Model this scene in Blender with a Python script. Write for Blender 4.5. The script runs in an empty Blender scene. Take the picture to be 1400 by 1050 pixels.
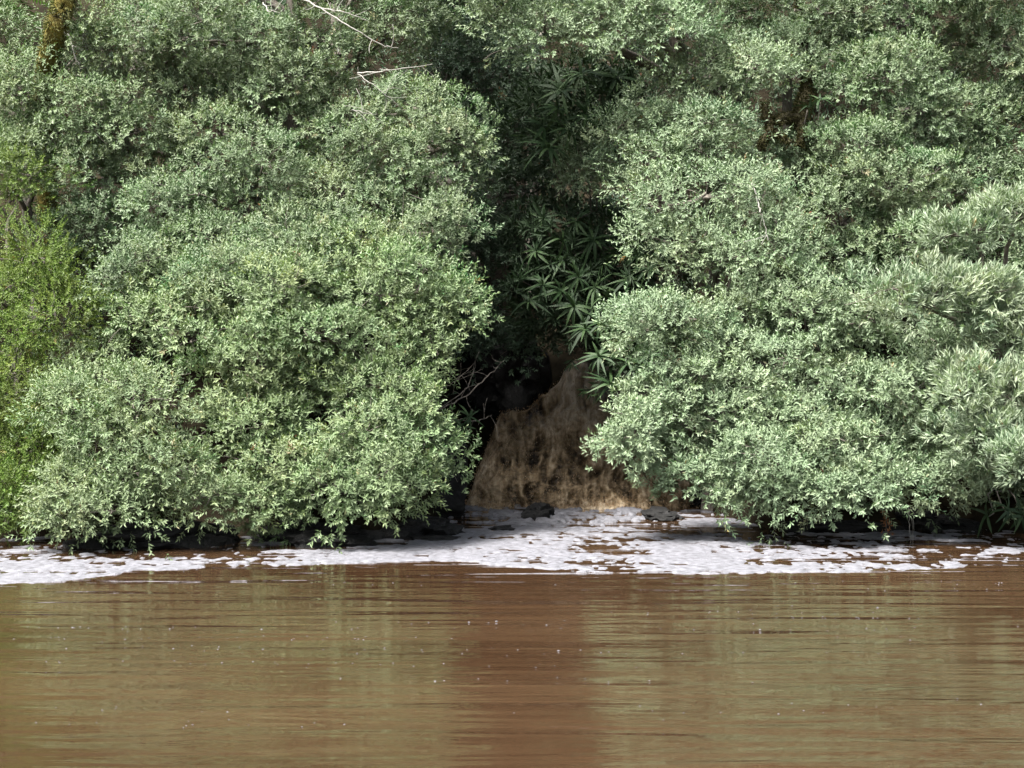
import bpy, math, random, zlib
import numpy as np
from mathutils import Vector, Matrix

random.seed(7)
R = np.random.default_rng(11)
S = bpy.context.scene
COL = S.collection

# ------------------------------------------------------------------ camera, sky, sun, exposure
F, CX, CY, CAMH = 2500.0, 700.0, 525.0, 3.0          # focal length in photo pixels, image centre, eye height
PITCH = math.atan((CY - 460.0) / F)
cam_d = bpy.data.cameras.new('camera')
cam = bpy.data.objects.new('camera', cam_d); COL.objects.link(cam)
cam.location = (0, 0, CAMH)
cam.rotation_euler = (math.pi / 2 - PITCH, 0, 0)
cam_d.sensor_width = 36.0
cam_d.lens = 36.0 * F / 1400.0
cam_d.clip_end = 600
S.camera = cam

SUN_EL, SUN_AZ = math.radians(60), math.radians(228)   # azimuth clockwise from +Y: high, behind the camera, a little to its left
w = bpy.data.worlds.new('World'); S.world = w; w.use_nodes = True
nt = w.node_tree; nt.nodes.clear()
sky = nt.nodes.new('ShaderNodeTexSky'); sky.sky_type = 'NISHITA'; sky.sun_disc = False
sky.sun_elevation = SUN_EL; sky.sun_rotation = SUN_AZ; sky.dust_density = 4.0; sky.air_density = 1.0
hs = nt.nodes.new('ShaderNodeHueSaturation'); hs.inputs['Saturation'].default_value = 0.45
bg = nt.nodes.new('ShaderNodeBackground'); bg.inputs['Strength'].default_value = 0.092
wo = nt.nodes.new('ShaderNodeOutputWorld')
nt.links.new(sky.outputs[0], hs.inputs['Color']); nt.links.new(hs.outputs[0], bg.inputs[0]); nt.links.new(bg.outputs[0], wo.inputs[0])
sd = bpy.data.lights.new('sun', 'SUN'); sd.energy = 5.0; sd.angle = math.radians(13); sd.color = (1, 0.96, 0.90)
sun = bpy.data.objects.new('sun', sd); COL.objects.link(sun)
sdir = Vector((math.sin(SUN_AZ) * math.cos(SUN_EL), math.cos(SUN_AZ) * math.cos(SUN_EL), math.sin(SUN_EL)))
sun.rotation_euler = sdir.to_track_quat('Z', 'Y').to_euler(); sun.location = (0, 0, 40)
S.view_settings.view_transform = 'Standard'; S.view_settings.look = 'None'
S.view_settings.exposure = 1.85; S.view_settings.gamma = 1.0
S.render.engine = 'CYCLES'
S.cycles.use_denoising = True
try:
    S.cycles.denoiser = 'OPENIMAGEDENOISE'; S.cycles.denoising_prefilter = 'ACCURATE'; S.cycles.denoising_input_passes = 'RGB_ALBEDO_NORMAL'
except Exception: pass
S.cycles.max_bounces = 6; S.cycles.diffuse_bounces = 3; S.cycles.glossy_bounces = 3; S.cycles.transmission_bounces = 3
S.cycles.caustics_reflective = False; S.cycles.caustics_refractive = False
S.cycles.use_adaptive_sampling = True; S.cycles.adaptive_threshold = 0.02

# ------------------------------------------------------------------ helpers
fw = np.array([0, math.cos(PITCH), -math.sin(PITCH)]); up = np.array([0, math.sin(PITCH), math.cos(PITCH)])
def at(px, py, d):
    """the point seen at photo pixel (px, py) that stands d metres down the river axis"""
    v = fw + np.array([1.0, 0, 0]) * (px - CX) / F + up * (CY - py) / F
    return np.array([0, 0, CAMH]) + v * (d / v[1])
def on_water(px, py, z=0.0):
    v = fw + np.array([1.0, 0, 0]) * (px - CX) / F + up * (CY - py) / F
    return np.array([0, 0, CAMH]) + v * ((z - CAMH) / v[2])
def unit(a): return a / np.maximum(np.linalg.norm(a, axis=-1, keepdims=True), 1e-9)
def smooth(a, b, x):
    t = np.clip((x - a) / (b - a), 0, 1); return t * t * (3 - 2 * t)

def _hash(ix, iy, iz):
    n = (ix * 374761393 + iy * 668265263 + iz * 2147483647 + 1274126177) & 0xffffffff
    n = ((n ^ (n >> 13)) * 1274126177) & 0xffffffff
    n = n ^ (n >> 16)
    return (n & 0xffff) / 65535.0
def vnoise(x, y, z=0.0):
    x, y, z = np.broadcast_arrays(np.asarray(x, float), np.asarray(y, float), np.asarray(z, float))
    ix, iy, iz = (np.floor(v).astype(np.int64) for v in (x, y, z))
    fx, fy, fz = x - ix, y - iy, z - iz
    fx, fy, fz = (v * v * (3 - 2 * v) for v in (fx, fy, fz))
    r = 0
    for a in (0, 1):
        for b in (0, 1):
            for c in (0, 1):
                r = r + _hash(ix + a, iy + b, iz + c) * (fx if a else 1 - fx) * (fy if b else 1 - fy) * (fz if c else 1 - fz)
    return r * 2 - 1
def fbm(x, y, z=0.0, o=4):
    r, a, k = 0, 0.5, 1.0
    for i in range(o):
        r = r + a * vnoise(np.asarray(x) * k + 13.7 * i, np.asarray(y) * k + 7.1 * i, np.asarray(z) * k + 3.3 * i); a *= .5; k *= 2.03
    return r

def mesh_np(name, V, Q, mat=None, smooth_shade=False, attrs=None, uv=None):
    """a mesh from arrays: V (n,3), Q (m,4) quads or (m,3) triangles"""
    V = np.ascontiguousarray(V, np.float32); Q = np.ascontiguousarray(Q, np.int32)
    me = bpy.data.meshes.new(name); m, k = Q.shape
    me.vertices.add(len(V)); me.vertices.foreach_set('co', V.ravel())
    me.loops.add(m * k); me.loops.foreach_set('vertex_index', Q.ravel())
    me.polygons.add(m); me.polygons.foreach_set('loop_start', np.arange(0, m * k, k, dtype=np.int32))
    me.polygons.foreach_set('use_smooth', np.full(m, smooth_shade, bool))
    for an, (dom, val) in (attrs or {}).items():
        a = me.attributes.new(an, 'FLOAT', dom); a.data.foreach_set('value', np.ascontiguousarray(val, np.float32))
    if uv is not None:
        u = me.uv_layers.new(name='flow'); u.data.foreach_set('uv', np.ascontiguousarray(uv[Q.ravel()], np.float32).ravel())
    me.update(calc_edges=True)
    if mat: me.materials.append(mat)
    return me
def link(name, me, parent=None, loc=None):
    o = bpy.data.objects.new(name, me); COL.objects.link(o)
    if parent is not None: o.parent = parent
    if loc is not None: o.location = loc
    return o
def tag(o, label=None, cat=None, group=None, kind=None):
    if label: o['label'] = label
    if cat: o['category'] = cat
    if group: o['group'] = group
    if kind: o['kind'] = kind
    return o
def grid_q(nx, ny):
    i = np.arange(nx * ny).reshape(ny, nx)
    return np.stack([i[:-1, :-1], i[:-1, 1:], i[1:, 1:], i[1:, :-1]], -1).reshape(-1, 4)

class Tubes:
    """collects tapered tubes and builds them as one mesh"""
    def __init__(s): s.V, s.Q, s.n = [], [], 0
    def add(s, pts, rad, sides=6):
        P = np.asarray(pts, float); n = len(P); rad = np.broadcast_to(np.asarray(rad, float), (n,))
        T = unit(np.gradient(P, axis=0)); ref = np.array([0.31, 0.17, 0.94])
        A = unit(np.cross(T, ref)); B = np.cross(T, A)
        a = np.arange(sides) / sides * 2 * math.pi
        ring = P[:, None] + rad[:, None, None] * (np.cos(a)[None, :, None] * A[:, None] + np.sin(a)[None, :, None] * B[:, None])
        i = np.arange(n * sides).reshape(n, sides); j = np.roll(i, -1, 1)
        q = np.stack([i[:-1], j[:-1], j[1:], i[1:]], -1).reshape(-1, 4) + s.n
        s.V.append(ring.reshape(-1, 3)); s.Q.append(q); s.n += n * sides
        if sides >= 4:
            e = i[-1] + s.n - n * sides
            s.Q.append(np.array([[e[0], e[1], e[2], e[min(3, sides - 1)]]]))
        return s
    def build(s, name, mat, parent=None, origin=(0, 0, 0)):
        me = mesh_np(name, np.concatenate(s.V) - np.asarray(origin), np.concatenate(s.Q), mat, True)
        return link(name, me, parent)
def bezier(p0, p1, bend, n=7, wob=0.0):
    p0, p1 = np.asarray(p0, float), np.asarray(p1, float); mid = (p0 + p1) / 2 + np.asarray(bend)
    t = np.linspace(0, 1, n)[:, None]
    P = (1 - t) ** 2 * p0 + 2 * t * (1 - t) * mid + t * t * p1
    if wob: P[1:-1] += R.normal(0, wob, (n - 2, 3))
    return P

# ------------------------------------------------------------------ materials
def new_mat(name):
    m = bpy.data.materials.new(name); m.use_nodes = True; t = m.node_tree; t.nodes.clear()
    return m, t, t.nodes.new('ShaderNodeOutputMaterial')
def N(t, typ, **kw):
    n = t.nodes.new(typ)
    for k, v in kw.items():
        if k in n.inputs: n.inputs[k].default_value = v
        else: setattr(n, k, v)
    return n
def ramp(t, stops):
    r = t.nodes.new('ShaderNodeValToRGB'); e = r.color_ramp.elements
    while len(e) < len(stops): e.new(0.5)
    for i, (p, c) in enumerate(stops): e[i].position = p; e[i].color = (*c, 1)
    return r
def leaf_mat(name, dark, mid, pale, under, dead=(0.25, 0.12, 0.05), rough=0.5, trans=0.2, spec=0.32):
    """leaf colour from the leaf's own age value; the back of a leaf is paler; light comes through"""
    m, t, out = new_mat(name); L = t.links.new
    a = N(t, 'ShaderNodeAttribute', attribute_name='tint')
    r = ramp(t, [(0.0, dark), (0.45, mid), (0.93, pale), (0.965, dead)]); L(a.outputs['Fac'], r.inputs[0])
    aw = N(t, 'ShaderNodeAttribute', attribute_name='cast'); hu = N(t, 'ShaderNodeMath', operation='MULTIPLY_ADD'); hu.inputs[1].default_value = .03; hu.inputs[2].default_value = .5
    L(aw.outputs['Fac'], hu.inputs[0]); hv = N(t, 'ShaderNodeHueSaturation'); L(hu.outputs[0], hv.inputs['Hue'])
    g = N(t, 'ShaderNodeNewGeometry')
    mx = N(t, 'ShaderNodeMix', data_type='RGBA'); mx.inputs[7].default_value = (*under, 1)
    mf = N(t, 'ShaderNodeMath', operation='MULTIPLY'); mf.inputs[1].default_value = 0.7
    L(g.outputs['Backfacing'], mf.inputs[0]); L(mf.outputs[0], mx.inputs[0]); L(r.outputs[0], hv.inputs['Color']); L(hv.outputs[0], mx.inputs[6])
    p = N(t, 'ShaderNodeBsdfPrincipled', Roughness=rough); p.inputs['Specular IOR Level'].default_value = spec
    L(mx.outputs[2], p.inputs['Base Color'])
    tr = N(t, 'ShaderNodeBsdfTranslucent')
    gm = N(t, 'ShaderNodeMix', data_type='RGBA', blend_type='MULTIPLY'); gm.inputs[0].default_value = 1; gm.inputs[7].default_value = (0.85, 1.05, 0.55, 1)
    L(mx.outputs[2], gm.inputs[6]); L(gm.outputs[2], tr.inputs[0])
    ms = N(t, 'ShaderNodeMixShader'); ms.inputs[0].default_value = trans
    L(p.outputs[0], ms.inputs[1]); L(tr.outputs[0], ms.inputs[2]); L(ms.outputs[0], out.inputs[0])
    return m
def rough_mat(name, c1, c2, scale=4.0, rough=0.85, bump=0.3, c3=None, spec=0.3, stretch=(1, 1, 1)):
    m, t, out = new_mat(name); L = t.links.new
    co = N(t, 'ShaderNodeTexCoord'); mp = N(t, 'ShaderNodeMapping'); mp.inputs['Scale'].default_value = stretch
    L(co.outputs['Object'], mp.inputs[0])
    n = N(t, 'ShaderNodeTexNoise', Scale=scale, Detail=8.0, Roughness=0.65); L(mp.outputs[0], n.inputs['Vector'])
    st = [(0.32, c1), (0.62, c2)] + ([(0.75, c3)] if c3 else [])
    r = ramp(t, st); L(n.outputs[0], r.inputs[0])
    p = N(t, 'ShaderNodeBsdfPrincipled', Roughness=rough); p.inputs['Specular IOR Level'].default_value = spec
    L(r.outputs[0], p.inputs['Base Color'])
    n2 = N(t, 'ShaderNodeTexNoise', Scale=scale * 4, Detail=6.0); L(mp.outputs[0], n2.inputs['Vector'])
    b = N(t, 'ShaderNodeBump', Strength=bump, Distance=0.04); L(n2.outputs[0], b.inputs['Height']); L(b.outputs[0], p.inputs['Normal'])
    L(p.outputs[0], out.inputs[0])
    return m
M = {}
M['grey_green'] = leaf_mat('leaf_grey_green', (0.062, 0.11, 0.054), (0.122, 0.19, 0.088), (0.27, 0.34, 0.17), (0.175, 0.22, 0.135))
M['green'] = leaf_mat('leaf_green', (0.064, 0.118, 0.05), (0.132, 0.21, 0.085), (0.295, 0.37, 0.16), (0.185, 0.235, 0.13))
M['silver'] = leaf_mat('leaf_silver', (0.072, 0.12, 0.066), (0.152, 0.22, 0.12), (0.315, 0.395, 0.22), (0.22, 0.28, 0.175))
M['lime'] = leaf_mat('leaf_lime', (0.038, 0.075, 0.010), (0.085, 0.145, 0.018), (0.21, 0.28, 0.045), (0.11, 0.16, 0.035))
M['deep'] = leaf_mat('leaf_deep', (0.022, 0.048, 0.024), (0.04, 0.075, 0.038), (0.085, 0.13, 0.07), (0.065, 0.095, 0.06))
M['twiggy'] = leaf_mat('leaf_twiggy', (0.078, 0.125, 0.058), (0.145, 0.205, 0.088), (0.28, 0.34, 0.145), (0.185, 0.235, 0.135))
M['needle'] = leaf_mat('leaf_needle', (0.12, 0.175, 0.11), (0.2, 0.265, 0.165), (0.33, 0.39, 0.255), (0.26, 0.31, 0.215))
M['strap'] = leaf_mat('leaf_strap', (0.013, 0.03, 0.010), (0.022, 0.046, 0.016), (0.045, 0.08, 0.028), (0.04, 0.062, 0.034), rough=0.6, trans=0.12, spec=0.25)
M['fern'] = leaf_mat('leaf_fern', (0.05, 0.10, 0.03), (0.08, 0.14, 0.04), (0.12, 0.2, 0.06), (0.1, 0.14, 0.06))
M['dead_leaf'] = leaf_mat('leaf_dead', (0.22, 0.09, 0.035), (0.32, 0.13, 0.05), (0.38, 0.18, 0.08), (0.3, 0.14, 0.07), trans=0.15)
M['bark'] = rough_mat('bark', (0.07, 0.06, 0.05), (0.19, 0.17, 0.145), 9, stretch=(3, 3, 0.7))
M['pale_bark'] = rough_mat('pale_bark', (0.2, 0.19, 0.17), (0.36, 0.35, 0.32), 12, stretch=(3, 3, 1))
M['moss_bark'] = rough_mat('moss_bark', (0.06, 0.05, 0.012), (0.17, 0.14, 0.03), 7, 0.95, 0.7, (0.24, 0.2, 0.05))
M['moss_brown'] = rough_mat('moss_brown', (0.02, 0.017, 0.008), (0.042, 0.036, 0.014), 9, 0.95, 0.8, (0.06, 0.055, 0.02))
M['soil'] = rough_mat('soil', (0.008, 0.006, 0.004), (0.022, 0.018, 0.011), 2.5, 0.95, 0.6, (0.018, 0.028, 0.010), spec=0.05)
M['wet_rock'] = rough_mat('wet_rock', (0.006, 0.006, 0.006), (0.018, 0.018, 0.018), 5, 0.7, 0.8, spec=0.2)

# water: brown tannin-stained river, rippled along the bank
m, t, out = new_mat('river_water'); L = t.links.new
co = N(t, 'ShaderNodeTexCoord')
def wave(sx, sy, scale, detail, dist=0.0):
    mp = N(t, 'ShaderNodeMapping'); mp.inputs['Scale'].default_value = (sx, sy, 1); L(co.outputs['Object'], mp.inputs[0])
    n = N(t, 'ShaderNodeTexNoise', Scale=scale, Detail=detail, Roughness=0.5, Distortion=dist); L(mp.outputs[0], n.inputs['Vector'])
    return n
n1 = wave(0.16, 1.0, 1.7, 2.0, 0.3); n2 = wave(0.22, 1.0, 6.0, 3.0, 0.2)
b1 = N(t, 'ShaderNodeBump', Strength=1.0, Distance=0.048); L(n1.outputs[0], b1.inputs['Height'])
b2 = N(t, 'ShaderNodeBump', Strength=1.0, Distance=0.005); L(n2.outputs[0], b2.inputs['Height']); L(b1.outputs[0], b2.inputs['Normal'])
n3 = wave(0.3, 0.5, 0.5, 3.0)
rw = ramp(t, [(0.3, (0.027, 0.0138, 0.0070)), (0.7, (0.048, 0.028, 0.0148))]); L(n3.outputs[0], rw.inputs[0])
p = N(t, 'ShaderNodeBsdfPrincipled', Roughness=0.03, IOR=1.5); L(rw.outputs[0], p.inputs['Base Color']); L(b2.outputs[0], p.inputs['Normal'])
L(p.outputs[0], out.inputs[0]); M['water'] = m

# foam: aerated white scum
m, t, out = new_mat('foam'); L = t.links.new
co = N(t, 'ShaderNodeTexCoord'); n = N(t, 'ShaderNodeTexNoise', Scale=9.0, Detail=6.0); L(co.outputs['Object'], n.inputs['Vector'])
r = ramp(t, [(0.3, (0.075, 0.075, 0.084)), (0.64, (0.172, 0.173, 0.195))]); L(n.outputs[0], r.inputs[0])
p = N(t, 'ShaderNodeBsdfPrincipled', Roughness=0.6); L(r.outputs[0], p.inputs['Base Color'])
vb = N(t, 'ShaderNodeTexNoise', Scale=45.0, Detail=3.0); L(co.outputs['Object'], vb.inputs['Vector'])
b = N(t, 'ShaderNodeBump', Strength=0.8, Distance=0.03); L(vb.outputs[0], b.inputs['Height']); L(b.outputs[0], p.inputs['Normal'])
L(p.outputs[0], out.inputs[0]); M['foam'] = m

# falling water: tan froth over dark brown water, drawn out along the flow
m, t, out = new_mat('falling_water'); L = t.links.new
uvn = N(t, 'ShaderNodeUVMap', uv_map='flow')
mp = N(t, 'ShaderNodeMapping'); mp.inputs['Scale'].default_value = (17, 2.6, 1); L(uvn.outputs[0], mp.inputs[0])
na = N(t, 'ShaderNodeTexNoise', Scale=1.7, Detail=8.0, Roughness=0.75, Distortion=0.5); L(mp.outputs[0], na.inputs['Vector'])
mp2 = N(t, 'ShaderNodeMapping'); mp2.inputs['Scale'].default_value = (9, 8, 1); L(uvn.outputs[0], mp2.inputs[0])
nb_ = N(t, 'ShaderNodeTexNoise', Scale=1.5, Detail=7.0, Roughness=0.7, Distortion=1.2); L(mp2.outputs[0], nb_.inputs['Vector'])
n = N(t, 'ShaderNodeMix', data_type='FLOAT'); n.inputs[0].default_value = .5; L(na.outputs[0], n.inputs[2]); L(nb_.outputs[0], n.inputs[3])
sx3 = N(t, 'ShaderNodeSeparateXYZ'); L(uvn.outputs[0], sx3.inputs[0])
ft = N(t, 'ShaderNodeMapRange'); ft.inputs[1].default_value = .78; ft.inputs[2].default_value = 1.0; ft.inputs[3].default_value = 0; ft.inputs[4].default_value = .05; L(sx3.outputs[1], ft.inputs[0])
at_ = N(t, 'ShaderNodeAttribute', attribute_name='tint')                # thick aerated crests are pale, thin water over rock is dark
nh_ = N(t, 'ShaderNodeMix', data_type='FLOAT'); nh_.inputs[0].default_value = .22; L(n.outputs[0], nh_.inputs[2]); L(at_.outputs['Fac'], nh_.inputs[3])
ad = N(t, 'ShaderNodeMath', operation='ADD'); L(nh_.outputs[0], ad.inputs[0]); L(ft.outputs[0], ad.inputs[1])
r = ramp(t, [(0.39, (0.014, 0.010, 0.006)), (0.46, (0.11, 0.078, 0.043)), (0.53, (0.27, 0.20, 0.12)), (0.63, (0.52, 0.43, 0.31))])
L(ad.outputs[0], r.inputs[0])
p = N(t, 'ShaderNodeBsdfPrincipled', Roughness=0.35, IOR=1.33); L(r.outputs[0], p.inputs['Base Color'])
b = N(t, 'ShaderNodeBump', Strength=0.8, Distance=0.048); L(n.outputs[0], b.inputs['Height']); L(b.outputs[0], p.inputs['Normal'])
L(p.outputs[0], out.inputs[0]); M['fall'] = m
m, t, out = new_mat('froth'); L = t.links.new
a = N(t, 'ShaderNodeAttribute', attribute_name='tint')
r = ramp(t, [(0.0, (0.12, 0.07, 0.03)), (0.5, (0.27, 0.175, 0.09)), (1.0, (0.42, 0.32, 0.21))]); L(a.outputs['Fac'], r.inputs[0])
p = N(t, 'ShaderNodeBsdfPrincipled', Roughness=0.45); L(r.outputs[0], p.inputs['Base Color']); L(p.outputs[0], out.inputs[0]); M['froth'] = m

# ------------------------------------------------------------------ the setting: ground, river
def bank(x):
    """distance of the water's edge; a gully with the fall in it opens between the two banks"""
    g = smooth(-1.7, -0.9, x) * (1 - smooth(3.0, 4.2, x))
    side = np.where(x < 0.5, 27.5, 28.4) + 0.35 * vnoise(x * 0.6, 3.1) + 0.18 * vnoise(x * 1.9, 8.1)
    return side * (1 - g) + 32.6 * g, g
def ground_z(x, y):
    x = np.asarray(x, float); y = np.asarray(y, float)
    bl, g = bank(x); s = y - bl
    lo = -0.7 + 0.7 * smooth(-1.2, 0.0, s)
    step = 0.55 * smooth(-0.1, 0.35, s)
    hill = np.clip(s - 0.2, 0, None); hill = 0.85 * hill - 0.006 * np.clip(hill, 0, 40) ** 2
    z = lo + step + hill
    zg = lo + 1.9 * smooth(0.2, 3.2, s) + 0.5 * np.clip(s - 2.6, 0, None)
    z = z * (1 - g) + zg * g
    return z + (0.16 * fbm(x * 1.3, y * 1.3, o=4) + 0.07 * fbm(x * 5, y * 5, o=2)) * smooth(-1.0, 0.6, s)
def gz(x, y): return float(ground_z(np.array([x]), np.array([y]))[0])

xs = np.concatenate([np.linspace(-70, -13, 40)[:-1], np.linspace(-13, 13, 150), np.linspace(13, 70, 40)[1:]])
ys = np.concatenate([np.linspace(25, 37, 90), np.linspace(37, 80, 30)[1:]])
X, Y = np.meshgrid(xs, ys)
Z = ground_z(X, Y)
me = mesh_np('hillside', np.stack([X, Y, Z], -1).reshape(-1, 3), grid_q(len(xs), len(ys)), M['soil'], True)
tag(link('hillside', me), 'dark soil slope rising behind the riverside shrubs', 'hillside', kind='structure')
xb = np.array([-120.0, 120.0]); yb = np.array([-120.0, 26.0])
me = mesh_np('riverbed', np.array([[-120, -120, -0.75], [120, -120, -0.75], [120, 26, -0.75], [-120, 26, -0.75]]), np.array([[0, 1, 2, 3]]), M['soil'])
tag(link('riverbed', me), 'dark bed under the river', 'riverbed', kind='structure')
xs = np.concatenate([np.linspace(-110, -10, 20)[:-1], np.linspace(-10, 10, 100), np.linspace(10, 110, 20)[1:]])
ys = np.concatenate([np.linspace(-110, 10, 20)[:-1], np.linspace(10, 33.6, 150)])
X, Y = np.meshgrid(xs, ys)
me = mesh_np('river', np.stack([X, Y, 0 * X], -1).reshape(-1, 3), grid_q(len(xs), len(ys)), M['water'], True)
tag(link('river', me), 'brown tannin river with rippled reflections', 'river', kind='structure')

# ------------------------------------------------------------------ leaves
UP = np.array([0, 0, 1.0])
def rnd_unit(*shape):
    return unit(R.normal(size=shape + (3,)))
def leaf_quads(P, D, Nn, Ln, W, fold=0.25):
    """folded lance-shaped leaves: base, left, tip, right"""
    Sd = unit(np.cross(D, Nn)); Nn = np.cross(Sd, D)
    mid = P + D * (Ln * 0.5)[:, None]; lift = Nn * (W * fold)[:, None]; half = Sd * (W * 0.5)[:, None]
    V = np.stack([P, mid - half + lift, P + D * Ln[:, None], mid + half + lift], 1).reshape(-1, 3)
    return V, np.arange(len(V)).reshape(-1, 4)

STY = {  # leaf length, width, leaves per shoot, shoots per pad, pad spacing, pad radius, flatness, upward bend, shoot length, splay
    'broad':  dict(L=.086, W=.0255, k=9, m=20, sp=.36, rt=.27, fl=.55, upb=.35, s=.13, splay=.95),
    'dense':  dict(L=.080, W=.0235, k=9, m=20, sp=.36, rt=.27, fl=.55, upb=.30, s=.13, splay=.95),
    'sparse': dict(L=.082, W=.023, k=9, m=16, sp=.37, rt=.28, fl=.55, upb=.15, s=.17, splay=.9),
    'fine':   dict(L=.055, W=.016, k=15, m=19, sp=.37, rt=.28, fl=.7, upb=.05, s=.20, splay=.8),
    'needle': dict(L=.15, W=.021, k=10, m=16, sp=.37, rt=.24, fl=.7, upb=.75, s=.12, splay=.42),
    'deep':   dict(L=.10, W=.032, k=9, m=14, sp=.42, rt=.32, fl=.55, upb=.15, s=.16, splay=1.0),
    'strap':  dict(L=.25, W=.042, k=9, m=7, sp=.40, rt=.30, fl=.6, upb=-.1, s=.12, splay=.9),
    'far':    dict(L=.15, W=.052, k=9, m=9, sp=.78, rt=.5, fl=.55, upb=.2, s=.22, splay=1.0),
}
def crown_arrays(lobes, st, hue=0.0):
    """leaves of a crown: domed pads over every lobe, shoots over every pad, leaves round every shoot"""
    Vs, Ts, twigs, Ws = [], [], [], []
    C = np.array([l[0] for l in lobes]); RR = np.array([l[1] for l in lobes])
    for li, (c, r) in enumerate(lobes):
        area = 4 * math.pi * ((r[0] * r[1]) ** 1.6 / 3 + (r[0] * r[2]) ** 1.6 / 3 + (r[1] * r[2]) ** 1.6 / 3) ** (1 / 1.6)
        nT = max(8, int(area / st['sp'] ** 2))
        i = np.arange(nT) + .5; zz = 1 - 2 * i / nT; ph = i * 2.39996 + R.uniform(0, 6.28); q = np.sqrt(1 - zz * zz)
        d = unit(np.stack([q * np.cos(ph), q * np.sin(ph), zz], -1) + R.normal(0, .12, (nT, 3)))
        wgt = np.clip(0.66 - 0.62 * d[:, 1] + 0.25 * d[:, 2], 0.12, 1)
        d = d[R.random(nT) < wgt]
        lump = 1 + 0.32 * vnoise(d[:, 0] * 2.1 + li * 5.1, d[:, 1] * 2.1, d[:, 2] * 2.1)
        pos = c + d * r * (lump * R.uniform(.74, .98, len(d)))[:, None]
        q = np.linalg.norm((pos[:, None] - C[None]) / RR[None], axis=2); q[:, li] = 9
        keep = q.min(1) > 0.7
        ox = CX + pos[:, 0] * F / pos[:, 1]; oy = 460 - (pos[:, 2] - CAMH) * F / pos[:, 1]        # thinner where the photo does not look
        keep &= ((np.abs(ox - 700) < 740) & (oy > -50)) | (R.random(len(pos)) < .42)
        d, pos = d[keep], pos[keep]
        twigs.append((c, pos))
        if not len(d): continue
        n = unit(d / r); nT = len(d); mS = st['m']; K = st['k']
        ax = unit(n * .56 + UP * .66 + np.array([0, -.18, 0]) + R.normal(0, .16, n.shape))
        rt = st['rt'] * R.uniform(.55, 1.35, nT)
        h = rnd_unit(nT, mS); dn = (h * ax[:, None]).sum(-1, keepdims=True)
        h = np.where(dn < -.1, h - 2 * dn * ax[:, None], h); dn = (h * ax[:, None]).sum(-1, keepdims=True)
        off = h - ax[:, None] * dn * (1 - st['fl'])
        base = pos[:, None] + off * (rt[:, None] * R.uniform(.45, 1.0, (nT, mS)) * (1 + .3 * vnoise(h[..., 0] * 3, h[..., 1] * 3, h[..., 2] * 3 + pos[:, None, 0])))[..., None]
        spr = (R.random((nT, 1)) < .22) * R.random((nT, mS)) * R.uniform(.6, 1.5, (nT, 1))          # some pads draw out into arching sprays
        nh = unit(n * np.array([1, 1, .15]))
        base = base + (nh[:, None] * spr[..., None] - UP * (.45 * spr ** 2)[..., None]) * rt[:, None, None] * 1.5
        hang = np.where(d[:, 2] < -.15, .55, 0.0)[:, None, None] + spr[..., None] * .35
        sd_ = unit(h * .7 + nh[:, None] * spr[..., None] * .5 - UP * hang + ax[:, None] * .45 + UP * st['upb'] + R.normal(0, .2, (nT, mS, 3)))
        sl = st['s'] * R.uniform(.6, 1.3, (nT, mS)) * np.where(R.random((nT, mS)) < .06, R.uniform(1.6, 2.6, (nT, mS)), 1)
        A = unit(np.cross(sd_, np.array([.3, .5, .81]))); B = np.cross(sd_, A)
        tt = np.linspace(0.05, 1.0, K)
        ph = R.uniform(0, 6.28, (nT, mS, 1)) + np.arange(K) * 2.4 + R.normal(0, .3, (nT, mS, K))
        rad = np.cos(ph)[..., None] * A[:, :, None] + np.sin(ph)[..., None] * B[:, :, None]
        P = base[:, :, None] + sd_[:, :, None] * (sl[..., None] * tt)[..., None]
        tip = (0.25 + 0.75 * tt)[None, None, :, None]
        D = unit(sd_[:, :, None] * (0.35 + 0.55 * tip) + rad * st['splay'] * (1.25 - 0.6 * tip) + R.normal(0, .16, P.shape) - UP * 0.14)
        Nn = unit(np.broadcast_to(sd_[:, :, None], D.shape) + 0.35 * ax[:, None, None] + R.normal(0, .22, D.shape))
        Ln = st['L'] * R.uniform(.65, 1.2, P.shape[:3]) * (1.05 - 0.25 * tt)
        W = st['W'] * R.uniform(.8, 1.2, P.shape[:3])
        lobe_t = R.normal(0, .10); tuft_t = R.normal(0, .13, (nT, 1, 1)); shoot_t = R.normal(0, .08, (nT, mS, 1))
        tint = 0.42 + hue + lobe_t + tuft_t + shoot_t + 0.28 * (tt - .5) + R.normal(0, .10, P.shape[:3])
        tint = np.clip(tint, 0.0, 0.92)
        tint[R.random(tint.shape) < 0.003] = 1.0
        dead_shoot = R.random((nT, mS)) < 0.004; tint[dead_shoot] = 1.0
        V, _ = leaf_quads(P.reshape(-1, 3), D.reshape(-1, 3), Nn.reshape(-1, 3), Ln.ravel(), W.ravel())
        Vs.append(V); Ts.append(tint.ravel())
        Ws.append(np.broadcast_to(R.normal(0, .7) + R.normal(0, .5, (nT, 1, 1)) + R.normal(0, .3, (nT, mS, 1)), tint.shape).ravel())
    crown_arrays.cast = np.clip(np.concatenate(Ws), -1.6, 1.6)
    return np.concatenate(Vs), np.concatenate(Ts), twigs

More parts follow.
